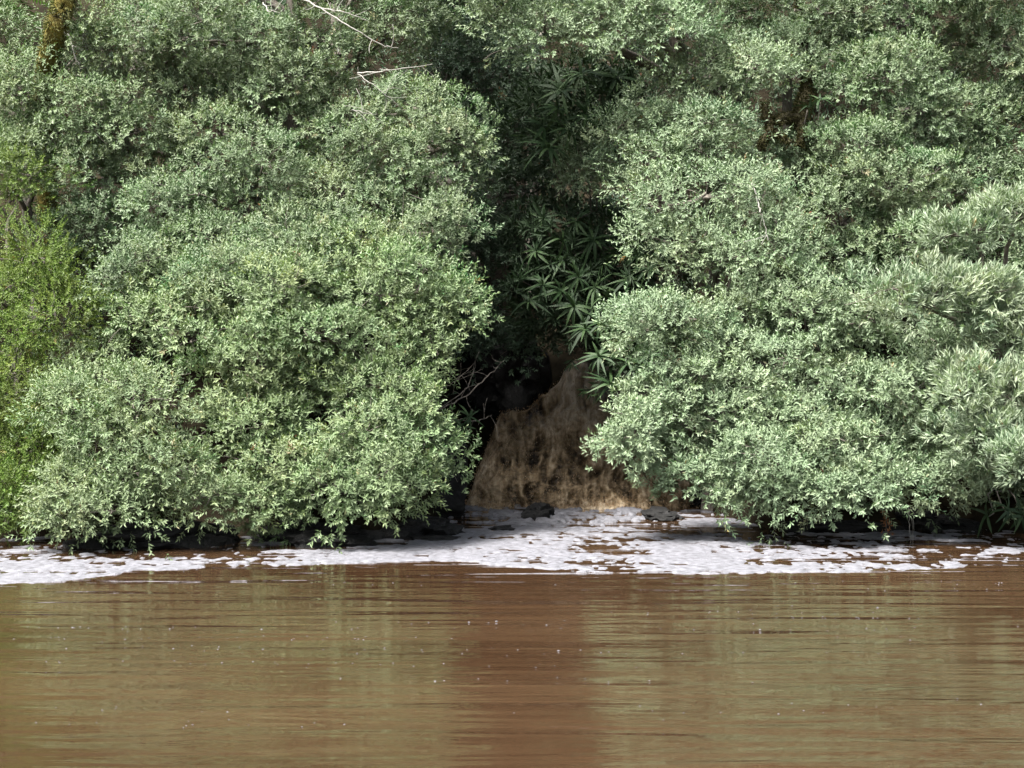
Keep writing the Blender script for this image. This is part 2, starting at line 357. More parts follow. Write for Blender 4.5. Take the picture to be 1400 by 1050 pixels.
LEAVES = 0; SEED = 1
def tree(name, label, cat, spec, base, style, mat, d0, dslope=0.55, hue=0.0, group=None, bark='bark', trunk_r=.13, depth_k=.9, over=None, nsub=5):
    """a shrub or tree on the bank: trunk, a limb to every lobe of the crown, the crown of leaves.
    spec: lobes (px, py, rx, ry[, extra depth]) read off the photo; their distance follows the bank's slope"""
    global LEAVES, R
    R = np.random.default_rng(zlib.crc32(label.encode()) + SEED)         # a tree keeps its shape whatever is built before it
    st = dict(STY[style]); st.update(over or {})
    bx, by = base; bz = gz(bx, by) - 0.05; root = np.array([bx, by, bz])
    e = link(name, None, None, root); tag(e, label, cat, group)
    lobes = []
    for l in spec:
        px, py, rx, ry = l[:4]; d = d0 + dslope * (740 - py) / 100.0 + (l[4] if len(l) > 4 else 0) + R.uniform(-.55, .45)
        k = d / F; lobes.append((at(px, py, d), np.array([rx * k * .86, rx * k * depth_k * .86, ry * k * .86])))
    parents = lobes; lobes = []
    for c_, r_ in parents:
        low = c_[2] < 1.3                                    # the lowest boughs stay clear of the water
        lobes.append((c_, r_ * .78))
        for j in range(nsub):
            d_ = unit(R.normal(0, 1, 3) + np.array([0, -.55, .2]))
            if low and d_[2] < -.1: d_[2] = abs(d_[2]) * .5
            lobes.append((c_ + d_ * r_ * R.uniform(.65, 1.12), r_ * R.uniform(.28, .62) * np.array([1.1, 1.1, .95])))
    V, T, twigs = crown_arrays(lobes, st, hue)
    LEAVES += len(T)
    me = mesh_np('crown', V - root, np.arange(len(V)).reshape(-1, 4), M[mat], False, {'tint': ('FACE', T), 'cast': ('FACE', crown_arrays.cast)})
    link('crown', me, e)
    cen = np.mean([l[0] for l in lobes], 0); top = max(l[0][2] for l in lobes)
    tr_top = np.array([bx * .45 + cen[0] * .55, by * .55 + cen[1] * .45 + .2, max(bz + .8, bz + (top - bz) * .75)])
    spine = bezier(root, tr_top, (R.uniform(-.3, .3), R.uniform(0, .3), 0), 9, .03)
    tb = Tubes(); tb.add(spine, np.linspace(trunk_r, trunk_r * .35, 9), 9); tb.build('trunk', M[bark], e, root)
    for pi, (c, r) in enumerate(parents):
        f = np.clip((c[2] - .7 - bz) / max(tr_top[2] - bz, .1), .12, .95); s = spine[int(f * 8)]
        tb = Tubes(); lr = trunk_r * .38
        P = bezier(s, c, (0, 0, .15 * np.linalg.norm(c - s)), 6, .04); tb.add(P, np.linspace(lr, lr * .45, 6), 6)
        for cc, tw in twigs[pi * (nsub + 1):(pi + 1) * (nsub + 1)]:
            if np.linalg.norm(cc - c) > .01: tb.add(bezier(c + R.normal(0, .05, 3), cc, R.normal(0, .06, 3), 4), np.linspace(lr * .5, .01, 4), 5)
            for q in tw:
                if R.random() < .4: continue
                if R.random() < .12:                         # bare twig ends standing out of the leaves
                    o_ = unit(q - cc + R.normal(0, .15, 3)); tb.add(bezier(q, q + o_ * R.uniform(.25, .6), R.normal(0, .08, 3), 4), np.linspace(.007, .003, 4), 3)
                tb.add(bezier(cc + (q - cc) * 0.1, q, R.normal(0, .06, 3), 3), np.linspace(.010, .004, 3), 3)
        tb.build('limb', M[bark], e, root)
    return e, root

# ---- left bank
tree('riverside_tree', 'tall grey-green leafy tree with bare white twigs, behind the rounded shrub beside the fall', 'tree',
     [(330,60,110,70),(215,95,90,60),(440,95,105,70),(530,50,80,55),(560,150,70,60),(430,180,90,60),(300,190,100,65),(205,185,75,50),
      (125,250,65,50),(130,320,75,55),(235,300,90,60),(350,270,95,65),(460,270,90,70),(550,250,75,70),(610,200,55,60),(590,320,55,55),(300,385,80,55,-.75),(430,395,85,60,-.8),(545,370,65,55,-.7),(190,370,60,45,-.5),(300,345,80,45,-.3),(240,130,70,50,.2),(170,200,70,50,.2),(500,200,70,50,.2),(380,120,70,50,.2),(400,335,85,50,-.4),(510,335,80,50,-.4),
      (250,-30,100,60),(420,-30,110,60),(560,-50,90,60),(340,-120,130,70),(500,-140,120,70),(470,-220,130,70),(590,-200,120,70)],  # highest lobes, out of view, are added to keep sun off the gap
     (-3.6, 30.6), 'dense', 'grey_green', 26.7, .62, .03, trunk_r=.2)
tree('rounded_shrub', 'large rounded green shrub hanging over the water beside the waterfall', 'shrub',
     [(215,430,65,50),(290,400,80,60),(270,460,80,50),(385,400,90,65),(480,380,85,70),(565,400,75,60),(595,450,48,60),(470,470,90,60),
      (350,500,85,55),(430,540,80,60),(540,520,80,60),(330,570,85,60),(580,620,48,50),(510,620,90,60),(410,640,85,60),(535,668,70,35),
      (460,676,90,38),(365,692,62,32),(560,560,55,50)],
     (-2.6, 28.2), 'broad', 'green', 26.0, .62, .04, trunk_r=.15)
tree('low_shrub', 'low sprawling sage-green shrub with yellowish tips and thin twigs at the water', 'shrub',
     [(115,500,55,38),(105,570,50,42),(185,560,70,45),(170,620,90,55),(105,670,60,45),(240,650,80,50),(85,706,45,24),(165,698,75,30),(275,684,75,34)],
     (-5.6, 28.0), 'sparse', 'twiggy', 25.8, .5, .04, over=dict(sp=.35))
tree('lime_conifer', 'bright lime-green feathery tree beside the low sage-green shrub', 'tree',
     [(15,270,60,45),(45,340,55,55),(10,420,60,60),(75,425,45,50),(30,510,60,60),(70,560,40,50),(15,610,55,60),(50,660,45,50),(15,710,60,45),(-70,330,80,80),(-80,520,80,90),(-70,680,80,60),(-190,420,90,90),(-200,600,90,90)],
     (-7.6, 28.6), 'fine', 'lime', 26.6, .45, -.12)
tree('grey_twiggy_shrub', 'sparse grey twiggy shrub below the leaning mossy trunk', 'shrub',
     [(35,120,60,45),(105,130,60,45),(65,195,75,45),(140,170,50,45),(15,220,60,30),(130,60,60,40),(180,30,50,40),(-60,150,80,90),(20,60,45,35),(-170,220,100,90),(-190,80,100,80)],
     (-8.0, 30.8), 'sparse', 'twiggy', 26.6, .55, -.08)
# ---- the shaded middle
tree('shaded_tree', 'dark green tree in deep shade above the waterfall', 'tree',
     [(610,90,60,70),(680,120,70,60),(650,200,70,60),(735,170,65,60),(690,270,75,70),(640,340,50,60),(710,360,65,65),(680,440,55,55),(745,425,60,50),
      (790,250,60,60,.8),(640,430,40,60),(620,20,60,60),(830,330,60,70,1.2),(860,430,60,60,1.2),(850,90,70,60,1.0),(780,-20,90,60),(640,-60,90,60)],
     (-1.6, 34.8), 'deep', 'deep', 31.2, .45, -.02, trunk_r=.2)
# ---- right bank
tree('overhanging_tree', 'pale silvery tree whose drooping boughs overhang the dark gap', 'tree',
     [(680,25,55,35),(755,45,75,42),(845,35,75,42),(925,35,55,40),(720,-40,90,50),(840,-50,110,60),(960,-40,90,60),(780,-130,130,70),(930,-140,130,70),(640,-110,90,60)],
     (4.2, 33.2), 'sparse', 'silver', 26.0, .55, .12, trunk_r=.18, over=dict(sp=.35))
tree('silver_tree', 'grey silvery tree leaning over the glossy strap-leaved shrub', 'tree',
     [(950,110,65,50),(1015,90,70,45),(905,165,55,45),(965,190,85,50),(1030,220,55,45),(900,240,55,50),(965,270,75,60),(1045,290,60,55),(925,340,70,55),
      (1010,350,75,50),(1075,350,60,50),(850,195,55,36,.9),(800,225,45,34,1.5),(1000,20,70,50,1.0),(1085,75,55,40,.2),(1060,-40,90,60,1),(1120,20,50,40,.3)],
     (3.4, 31.4), 'sparse', 'silver', 26.4, .6, .06, trunk_r=.16, over=dict(sp=.35))
tree('broad_tree', 'broad soft green tree above the needle-leaved bush', 'tree',
     [(1185,110,85,55),(1290,60,95,60),(1385,70,65,60),(1160,205,75,45),(1260,170,90,60),(1365,165,75,60),(1345,240,80,45),(1225,260,90,50),(1150,310,75,55),
      (1245,335,80,45),(1180,390,70,40),(1160,30,70,50,.8),(1130,250,50,45,.6),(1090,260,50,40,.6),(1280,-40,120,60),(1400,-40,100,60),(1470,120,90,90),(1480,250,90,80),(1160,-60,100,60)],
     (7.2, 31.8), 'broad', 'grey_green', 26.8, .6, .06, trunk_r=.2)
tree('spreading_shrub', 'wide pale green shrub spreading over the foam beside the fall', 'shrub',
     [(930,440,65,42),(880,445,45,35),(1010,440,65,50),(1085,415,65,50),(1180,440,70,42),(1050,500,80,50),(965,510,75,45),(890,555,60,38),(868,605,45,40),
      (945,590,80,55),(1035,580,80,60),(1125,530,80,60),(1210,545,80,60),(1290,500,70,55),(1130,620,90,55),(1045,645,80,45),(950,650,60,38),(1215,635,80,55),
      (1125,674,60,30),(1200,668,50,28),(1295,610,75,55),(1285,664,65,28),(1010,680,45,20)],
     (4.4, 29.2), 'broad', 'silver', 26.3, .6, .03, trunk_r=.16, over=dict(L=.089))
tree('needle_bush', 'bush with long upright pale needle leaves beside the wide pale shrub', 'bush',
     [(1320,320,55,30),(1385,305,50,32),(1260,415,75,36),(1330,400,50,35,.4),(1370,480,48,42),(1350,530,55,40),(1400,545,60,50),(1345,590,48,36),(1400,620,50,35),(1450,420,60,90),(1460,560,60,80)],
     (7.8, 29.0), 'needle', 'needle', 25.1, .6, .08)
tree('shaded_bush', 'dark shaded bush behind the needle-leaved bush, low over the water', 'bush',
     [(1370,400,50,60),(1320,450,50,50),(1390,660,45,40),(1340,660,50,35),(1460,660,60,50),(1400,350,60,50),(1500,500,80,80),(1580,400,90,80),(1590,600,90,70),(1680,480,90,90),(1540,690,70,45),(1660,660,80,50),(1580,250,100,90),(1690,300,100,90)],
     (8.2, 30.2), 'deep', 'grey_green', 28.0, .5, -.15)

# ------------------------------------------------------------------ forest behind, undergrowth on the slope
far_spec = [(-11.5, 36.5, 2.6), (-7.6, 37.4, 2.9), (-3.6, 38.2, 3.0), (0.4, 38.8, 3.0), (4.2, 38.0, 3.0), (8.0, 37.2, 2.9), (11.8, 36.6, 2.6)]
far_lab = ['hill tree behind the lime feathery tree', 'hill tree behind the leaning mossy trunk', 'hill tree behind the tall grey-green tree',
           'hill tree up the gully behind the fall', 'hill tree behind the drooping silvery boughs', 'hill tree behind the broad soft green tree', 'hill tree behind the needle-leaved bush']
for (x, y, rr), lb in zip(far_spec, far_lab):
    z0 = gz(x, y); ppx = lambda xx, yy: CX + xx * F / yy
    spec = []
    for i in range(9):
        xx = x + R.uniform(-2.1, 2.1); zz = z0 + 1.2 + i * .95 + R.uniform(-.3, .3); yy = y + R.uniform(-.8, .8)
        py = 460 - (zz - CAMH) / yy * F
        spec.append((CX + xx * F / yy, py, 1.35 * F / yy, 0.95 * F / yy, R.uniform(-.8, .8)))
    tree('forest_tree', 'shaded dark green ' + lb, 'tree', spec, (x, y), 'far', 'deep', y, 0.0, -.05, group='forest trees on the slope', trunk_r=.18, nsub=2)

nU = 1200
ux = R.uniform(-10.5, 10.5, nU); uy = R.uniform(27.8, 38, nU); bl, g = bank(ux)
ok = (uy > bl + .5) & ~((ux > -.9) & (ux < 2.6) & (uy < 36.5)); ux, uy = ux[ok], uy[ok]; uz = ground_z(ux, uy)
c = np.stack([ux, uy, uz + .1], -1); nT = len(c); m_, K = 5, 9
sdn = unit(rnd_unit(nT, m_) * .8 + UP * .9); sl = R.uniform(.25, .75, (nT, m_)); tt = np.linspace(.2, 1, K)
P = c[:, None, None] + R.normal(0, .12, (nT, m_, 1, 3)) + sdn[:, :, None] * (sl[..., None] * tt)[..., None]
D = unit(sdn[:, :, None] * .5 + rnd_unit(nT, m_, K) * .8); Nn = unit(UP + R.normal(0, .5, D.shape))
n_ = nT * m_ * K
V, Q = leaf_quads(P.reshape(-1, 3), D.reshape(-1, 3), Nn.reshape(-1, 3), R.uniform(.08, .15, n_), R.uniform(.025, .045, n_))
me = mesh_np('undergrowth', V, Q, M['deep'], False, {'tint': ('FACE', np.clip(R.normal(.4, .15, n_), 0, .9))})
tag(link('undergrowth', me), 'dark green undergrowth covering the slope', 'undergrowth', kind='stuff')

# ------------------------------------------------------------------ mossy trunks, ferns, dead branches
def moss_coat(C, rad, e, root, mat, per=900):
    n_ = int(per * np.linalg.norm(np.diff(C, axis=0), axis=1).sum()); i = R.integers(0, len(C) - 1, n_); f = R.random((n_, 1))
    T = unit(C[i + 1] - C[i]); c = C[i] + (C[i + 1] - C[i]) * f; o_ = rnd_unit(n_); o_ = unit(o_ - T * (o_ * T).sum(1, keepdims=True))
    V, Q = leaf_quads(c + o_ * (rad[i] * .95)[:, None], unit(o_ + R.normal(0, .5, (n_, 3)) - UP * .5), rnd_unit(n_), R.uniform(.03, .09, n_), R.uniform(.012, .03, n_))
    tag(link('moss', mesh_np('moss', V - root, Q, M[mat], False, {'tint': ('FACE', R.uniform(0, .9, n_))}), e), kind='stuff')
M['moss_yellow'] = leaf_mat('moss_yellow', (0.055, 0.056, 0.018), (0.11, 0.11, 0.035), (0.18, 0.175, 0.065), (0.11, 0.11, 0.045), spec=.1)
M['moss_olive'] = leaf_mat('moss_olive', (0.018, 0.017, 0.007), (0.036, 0.034, 0.012), (0.07, 0.066, 0.024), (0.042, 0.04, 0.016), spec=.1)
def mossy_tree(label, path, rad, base_xy, mat, limbs=(), crown=None, style='dense', cmat='grey_green', d0=30):
    P = [np.array([base_xy[0], base_xy[1], gz(*base_xy) - .05])] + [at(*q) for q in path]
    root = P[0]; e = link('mossy_tree', None, None, root); tag(e, label, 'tree')
    P = np.array(P); tq = np.linspace(0, len(P) - 1, 24); i0 = np.minimum(tq.astype(int), len(P) - 2); f = (tq - i0)[:, None]
    C = P[i0] * (1 - f) + P[i0 + 1] * f
    C[1:-1] = (C[:-2] + C[1:-1] * 2 + C[2:]) / 4; C += R.normal(0, .012, C.shape)
    Tubes().add(C, np.linspace(rad[0], rad[1], 24) * (1 + .12 * vnoise(np.arange(24) * .7, 2.0)), 12).build('trunk', M[mat], e, root)
    coat = 'moss_yellow' if mat == 'moss_bark' else 'moss_olive'; moss_coat(C, np.linspace(rad[0], rad[1], 24), e, root, coat)
    for lp, lr in limbs:
        Q_ = np.array([at(*q) for q in lp]); tq = np.linspace(0, len(Q_) - 1, 14); i0 = np.minimum(tq.astype(int), len(Q_) - 2); f = (tq - i0)[:, None]
        C = Q_[i0] * (1 - f) + Q_[i0 + 1] * f; C[1:-1] = (C[:-2] + C[1:-1] * 2 + C[2:]) / 4
        Tubes().add(C, np.linspace(lr, lr * .55, 14) * (1 + .2 * vnoise(np.arange(14) * .9, 5.0)), 9).build('limb', M[mat], e, root)
        moss_coat(C, np.linspace(lr, lr * .55, 14), e, root, coat, 700)
    if crown:
        lobes = []
        for (px, py, rx, ry) in crown:
            k = d0 / F; lobes.append((at(px, py, d0), np.array([rx, rx, ry]) * k))
        V, T, tw = crown_arrays(lobes, STY[style])
        link('crown', mesh_np('crown', V - root, np.arange(len(V)).reshape(-1, 4), M[cmat], False, {'tint': ('FACE', T), 'cast': ('FACE', crown_arrays.cast)}), e)
    return e, root
mossy_tree('leaning yellow-mossed trunk rising beside the tree fern', [(56, 150, 31.2), (64, 85, 29.5), (84, 12, 29.1), (104, -60, 30.2), (125, -160, 31.2)], (.17, .14),
           (-8.0, 31.9), 'moss_bark', [([(84, 12, 29.7), (60, -50, 30.4), (20, -110, 31.2)], .09), ([(104, -60, 30.2), (170, -120, 31)], .08)],
           [(120, -170, 130, 70), (10, -140, 110, 70), (210, -150, 100, 60)], d0=31)
mossy_tree('crooked tree with brown mossy looping branches among silvery leaves', [(1118, 240, 31.6), (1100, 190, 30.6), (1092, 160, 29.9), (1106, 122, 30.6), (1112, 92, 31.8), (1112, 40, 33.2), (1100, -60, 34.0)], (.15, .09),
           (5.1, 32.2), 'moss_brown', [([(1094, 165, 29.7), (1072, 158, 29.5), (1056, 172, 29.3), (1046, 158, 29.3), (1048, 138, 29.4)], .085),
                                       ([(1056, 172, 29.3), (1044, 192, 29.2), (1040, 206, 29.2)], .06), ([(1094, 165, 29.7), (1098, 182, 29.4), (1092, 200, 29.3)], .07),
                                       ([(1058, 178, 29.3), (1080, 196, 29.2)], .05), ([(1112, 92, 31.8), (1090, 20, 31.0), (1096, -40, 31.0)], .05)],
           [(1080, -120, 120, 70)], d0=30.5)

# fern fronds: a curved rib with paired leaflets
def frond_mesh(length, droop, seed):
    g = np.random.default_rng(seed); n = 26; s = np.linspace(0, 1, n)
    rib = np.stack([s * length, 0 * s, length * (.35 * s - droop * s * s)], -1)
    tg = unit(np.gradient(rib, axis=0)); side = np.array([0, 1.0, 0])
    w_ = length * .26 * np.sin(np.pi * np.clip(s * .93 + .07, 0, 1)) ** .8
    P, D, Nn, Ln, W = [], [], [], [], []
    for sg in (-1, 1):
        P.append(rib); D.append(unit(side * sg + tg * .35 + g.normal(0, .06, rib.shape) - UP * .12)); Nn.append(np.cross(tg, side) + 0 * rib); Ln.append(w_ + .01); W.append(np.full(n, length * .045))
    V, Q = leaf_quads(np.concatenate(P), np.concatenate(D), unit(np.concatenate(Nn)), np.concatenate(Ln), np.concatenate(W))
    n0 = len(V); half = side * length * .006
    rv = np.concatenate([rib - half, rib + half]); i = np.arange(n - 1)
    rq = np.stack([i, i + 1, i + 1 + n, i + n], -1) + n0
    return mesh_np('frond', np.concatenate([V, rv]), np.concatenate([Q, rq]), M['fern'], False, {'tint': ('FACE', np.concatenate([g.uniform(.3, .6, len(Q)), np.full(len(rq), .2)]))})
FR = [frond_mesh(1.25, dr, i) for i, dr in enumerate((.45, .6, .75))]
def fern(label, p, n, scale, trunk=True):
    gx, gy = p[0], p[1] + .1; root = np.array([gx, gy, gz(gx, gy) - .05]); e = link('tree_fern', None, None, root); tag(e, label, 'fern', 'tree ferns')
    Tubes().add(bezier(root, p, (.1, 0, 0), 8, .01), np.linspace(.1, .08, 8), 9).build('trunk', M['bark'], e, root)
    for i in range(n):
        o = link('frond', FR[i % 3], e, p - root); o.rotation_euler = (0, R.uniform(-.25, .1), i / n * 6.283 + R.uniform(-.2, .2)); o.scale = (scale,) * 3
fern('tree fern with arching fronds beside the leaning mossy trunk', at(-25, -6, 31.2), 13, 1.0)
fern('small fern in the shade between the leaning trunk and tall tree', at(140, 40, 32.0), 9, .62)
fern('dark fern under silvery leaves above the looping mossy branches', at(1075, 35, 31.6), 11, .8)

def dead_branch(label, paths, rad, mat, twig=12, n_side=6):
    """a bare branch caught in the crowns: main stems with side twigs"""
    P0 = at(*paths[0][0]); e = None; tb = Tubes()
    for pi, pth in enumerate(paths):
        Q_ = np.array([at(*q) for q in pth]); k = len(Q_) * 5; tq = np.linspace(0, len(Q_) - 1, k); i0 = np.minimum(tq.astype(int), len(Q_) - 2); f = (tq - i0)[:, None]
        C = Q_[i0] * (1 - f) + Q_[i0 + 1] * f; C[1:-1] = (C[:-2] + C[1:-1] * 2 + C[2:]) / 4; C += R.normal(0, .008, C.shape)
        r0 = rad * (1 if pi == 0 else .7)
        tb.add(C, np.linspace(r0, r0 * .3, k), 6)
        for j in range(n_side):
            a = C[R.integers(2, k - 1)]; dd = unit(R.normal(0, 1, 3) + np.array([0, -.3, .1])); ln = R.uniform(.15, .5)
            tb.add(bezier(a, a + dd * ln, R.normal(0, .05, 3), 5), np.linspace(r0 * .35, .003, 5), 4)
    o = tb.build('dead_branch', M[mat], None, (0, 0, 0))
    me = o.data; me.transform(Matrix.Translation(Vector(-P0))); o.location = P0
    tag(o, label, 'branch'); return o
dead_branch('long bare white branch slanting down through the tall grey-green crown', [[(388, -14, 29.2), (440, 12, 28.9), (480, 38, 28.8), (522, 62, 28.9), (545, 66, 29)], [(440, 12, 28.9), (470, 16, 28.8), (505, 30, 28.9)], [(360, 4, 29.3), (367, 16, 29.0), (378, 14, 29.0)]], .017, 'pale_bark')
dead_branch('forked bare white twig in the tall crown under the long white branch', [[(488, 100, 28.6), (535, 96, 28.4), (592, 88, 28.6)], [(488, 100, 28.6), (512, 118, 28.4), (548, 146, 28.5)], [(480, 150, 28.4), (498, 154, 28.4), (515, 156, 28.5)]], .012, 'pale_bark', n_side=5)
dead_branch('bare pale branch beside the leaning mossy trunk', [[(82, 26, 29.9), (96, 52, 29.8), (104, 82, 29.7), (122, 104, 29.7), (134, 128, 29.8)], [(100, 62, 29.8), (122, 76, 29.7), (142, 90, 29.7)], [(110, 94, 29.7), (128, 92, 29.6), (146, 96, 29.7)], [(118, 30, 29.9), (112, 60, 29.8)]], .016, 'pale_bark', n_side=8)
dead_branch('bare brown twigs tangled beside the falling water', [[(600, 560, 28.4), (640, 540, 28.6), (665, 515, 28.8), (690, 492, 28.9)], [(600, 560, 28.4), (640, 530, 28.6), (650, 500, 28.8)], [(590, 540, 28.3), (625, 520, 28.5), (648, 496, 28.6)], [(610, 575, 28.4), (655, 575, 28.7), (672, 568, 28.9)]], .013, 'bark', n_side=6)
dead_branch('thin drooping bare twigs below the wide pale shrub', [[(1242, 690, 27.0), (1243, 718, 27.0), (1246, 742, 27.0)], [(1248, 695, 27.0), (1249, 722, 27.0), (1247, 740, 27.0)]], .009, 'pale_bark', n_side=1)
dead_branch('curved bare twigs above the dark strap-leaved shrub', [[(785, 350, 31.6), (815, 338, 31.4), (865, 342, 31.4)], [(820, 350, 31.4), (838, 334, 31.3), (852, 322, 31.3)], [(775, 310, 31.6), (795, 296, 31.4), (815, 288, 31.4)]], .013, 'bark', n_side=1)
dead_branch('pale twig sticking out of the silvery crown below looping branches', [[(1040, 290, 27.6), (1032, 262, 27.7), (1028, 250, 27.8)], [(1050, 330, 27.6), (1042, 292, 27.6)]], .014, 'pale_bark', n_side=3)

# a sprig of dead orange leaves hanging to the foam
p0 = at(1211, 695, 26.9); e = link('dead_sprig', None, None, p0); tag(e, 'dead orange-brown leafy sprig hanging to the foam', 'sprig')
S1 = bezier(p0, at(1207, 757, 26.9), (.05, 0, 0), 8); Tubes().add(S1, np.linspace(.009, .004, 8), 5).build('stem', M['bark'], e, p0)
n_ = 110; tt = R.random(n_); ii = np.minimum((tt * 7).astype(int), 6); Pp = S1[ii] + (S1[ii + 1] - S1[ii]) * R.random(n_)[:, None] + R.normal(0, .03, (n_, 3)) * [1.4, 1, .5]
sel = np.abs(np.sin(tt * 9)) > .35; Pp = Pp[sel]; n_ = len(Pp)
V, Q = leaf_quads(Pp, unit(R.normal(0, 1, (n_, 3)) + [0, 0, -.5]), rnd_unit(n_), R.uniform(.05, .09, n_), R.uniform(.018, .03, n_))
link('foliage', mesh_np('foliage', V - p0, Q, M['dead_leaf'], False, {'tint': ('FACE', R.uniform(0, .9, n_))}), e)

# ------------------------------------------------------------------ strap-leaved shrubs, each leaf a piece
def strap_mesh(length, width, droop, tint):
    n = 6; s = np.linspace(0, 1, n); wd = width * .5 * np.sin(np.pi * np.clip(s * .86 + .12, 0, 1)) ** .7; wd[-1] = .002
    z = -droop * length * s * s; c = np.stack([s * length * (1 - .25 * droop), 0 * s, z], -1)
    l = c + np.stack([0 * s, wd, wd * .28], -1); r = c + np.stack([0 * s, -wd, wd * .28], -1)
    V = np.stack([l, c, r], 1).reshape(-1, 3); i = np.arange(n - 1) * 3
    Q = np.concatenate([np.stack([i, i + 1, i + 4, i + 3], -1), np.stack([i + 1, i + 2, i + 5, i + 4], -1)])
    return mesh_np('leaf', V, Q, M['strap'], True, {'tint': ('FACE', np.full(len(Q), tint))})
SM = [strap_mesh(1.0, .15, dr, ti) for dr in (.4, .7, 1.0, 1.3) for ti in (.2, .45, .75)]
def strap_shrub(label, rosettes, base, leaf_len, n_leaf, name='strap_leaf_shrub', group=None, fill=()):
    root = np.array([base[0], base[1], gz(*base) - .05]); e = link(name, None, None, root); tag(e, label, 'shrub', group)
    if fill:
        V, T, _ = crown_arrays([(at(px, py, d), np.array([rx, rx * .8, ry]) * d / F) for px, py, rx, ry, d in fill], STY['strap'])
        tag(link('foliage', mesh_np('foliage', V - root, np.arange(len(V)).reshape(-1, 4), M['strap'], False, {'tint': ('FACE', np.minimum(T, .9))}), e), kind='stuff')
    for (px, py, d) in rosettes:
        c = at(px, py, d - .35); tb = Tubes()
        tb.add(bezier(root, c, (0, 0, .3 * abs(c[2] - root[2]) + .1), 8, .03), np.linspace(.018, .009, 8), 6); tb.build('stem', M['bark'], e, root)
        ax = unit(np.array([R.normal(0, .5), -.55 + R.normal(0, .35), .55 + R.normal(0, .3)]))
        A = unit(np.cross(ax, np.array([.2, 1, .1]))); B = np.cross(ax, A); a0 = R.uniform(0, 6.28)
        for k in range(n_leaf):
            a = a0 + k * 2.4; el = .1 + 1.15 * (1 - k / n_leaf) + R.normal(0, .24)
            rdir = math.cos(a) * A + math.sin(a) * B
            D = unit(rdir * math.sin(el + .25) + ax * math.cos(el + .25)); Nn = unit(ax - D * ax.dot(D)); Sd = np.cross(Nn, D)
            ln = leaf_len * R.uniform(.7, 1.15)
            o = link('leaf', SM[int(R.integers(0, len(SM)))], e)
            mt = Matrix(((D[0], Sd[0], Nn[0]), (D[1], Sd[1], Nn[1]), (D[2], Sd[2], Nn[2])))
            o.matrix_local = Matrix.Translation(Vector(c - root + D * .02 + ax * .05 * (1 - k / n_leaf))) @ mt.to_4x4() @ Matrix.Scale(ln, 4)
    return e
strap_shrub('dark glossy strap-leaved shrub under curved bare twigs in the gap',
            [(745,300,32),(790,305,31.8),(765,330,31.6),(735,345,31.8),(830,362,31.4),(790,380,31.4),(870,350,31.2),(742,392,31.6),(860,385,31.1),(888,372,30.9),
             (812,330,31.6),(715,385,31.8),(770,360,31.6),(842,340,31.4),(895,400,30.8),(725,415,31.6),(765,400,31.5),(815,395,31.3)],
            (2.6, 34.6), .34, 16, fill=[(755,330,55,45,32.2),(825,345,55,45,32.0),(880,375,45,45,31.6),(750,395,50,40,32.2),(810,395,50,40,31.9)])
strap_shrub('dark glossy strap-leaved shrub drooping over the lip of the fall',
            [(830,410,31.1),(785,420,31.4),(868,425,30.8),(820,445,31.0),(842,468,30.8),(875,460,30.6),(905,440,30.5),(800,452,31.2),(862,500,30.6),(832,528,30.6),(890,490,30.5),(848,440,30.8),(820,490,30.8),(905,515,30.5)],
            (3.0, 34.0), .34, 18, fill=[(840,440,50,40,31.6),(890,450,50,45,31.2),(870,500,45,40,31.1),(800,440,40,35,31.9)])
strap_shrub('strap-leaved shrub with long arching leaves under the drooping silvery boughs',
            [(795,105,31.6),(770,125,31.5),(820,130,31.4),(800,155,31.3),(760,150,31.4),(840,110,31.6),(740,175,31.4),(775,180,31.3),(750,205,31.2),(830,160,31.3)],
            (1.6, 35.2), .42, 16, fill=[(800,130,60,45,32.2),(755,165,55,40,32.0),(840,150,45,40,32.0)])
strap_shrub('little strap-leaved plant growing on the looping mossy branches', [(1104,150,29.7),(1122,140,29.8)], (5.0, 31.0), .25, 10, 'strap_leaf_plant')
strap_shrub('pale green broad-leaved plant low over the foam under the needle-leaved bush', [(1352,706,27.3),(1375,700,27.2),(1398,706,27.3)], (7.6, 28.9), .32, 9, 'broad_leaf_plant')
strap_shrub('small strap-leaved plant among bare twigs beside the fall', [(640,572,28.7),(632,585,28.6)], (-1.5, 29.2), .24, 9, 'strap_leaf_plant')

# ------------------------------------------------------------------ waterfall
nu, nv = 180, 190
vv = np.linspace(0, 1, nv); uu = np.linspace(0, 1, nu)
depth = np.interp(vv, [0, .1, .22, .32, .55, .8, 1], [36.2, 35.4, 34.7, 34.1, 33.5, 32.7, 31.95])
pyv = np.interp(vv, [0, .1, .22, .32, .55, .8, 1], [470, 488, 520, 556, 610, 665, 702])
lx = np.interp(vv, [0, .1, .2, .3, .34, .55, .8, 1], [812, 790, 765, 735, 684, 664, 648, 632])
rx = np.interp(vv, [0, .3, 1], [930, 960, 985])
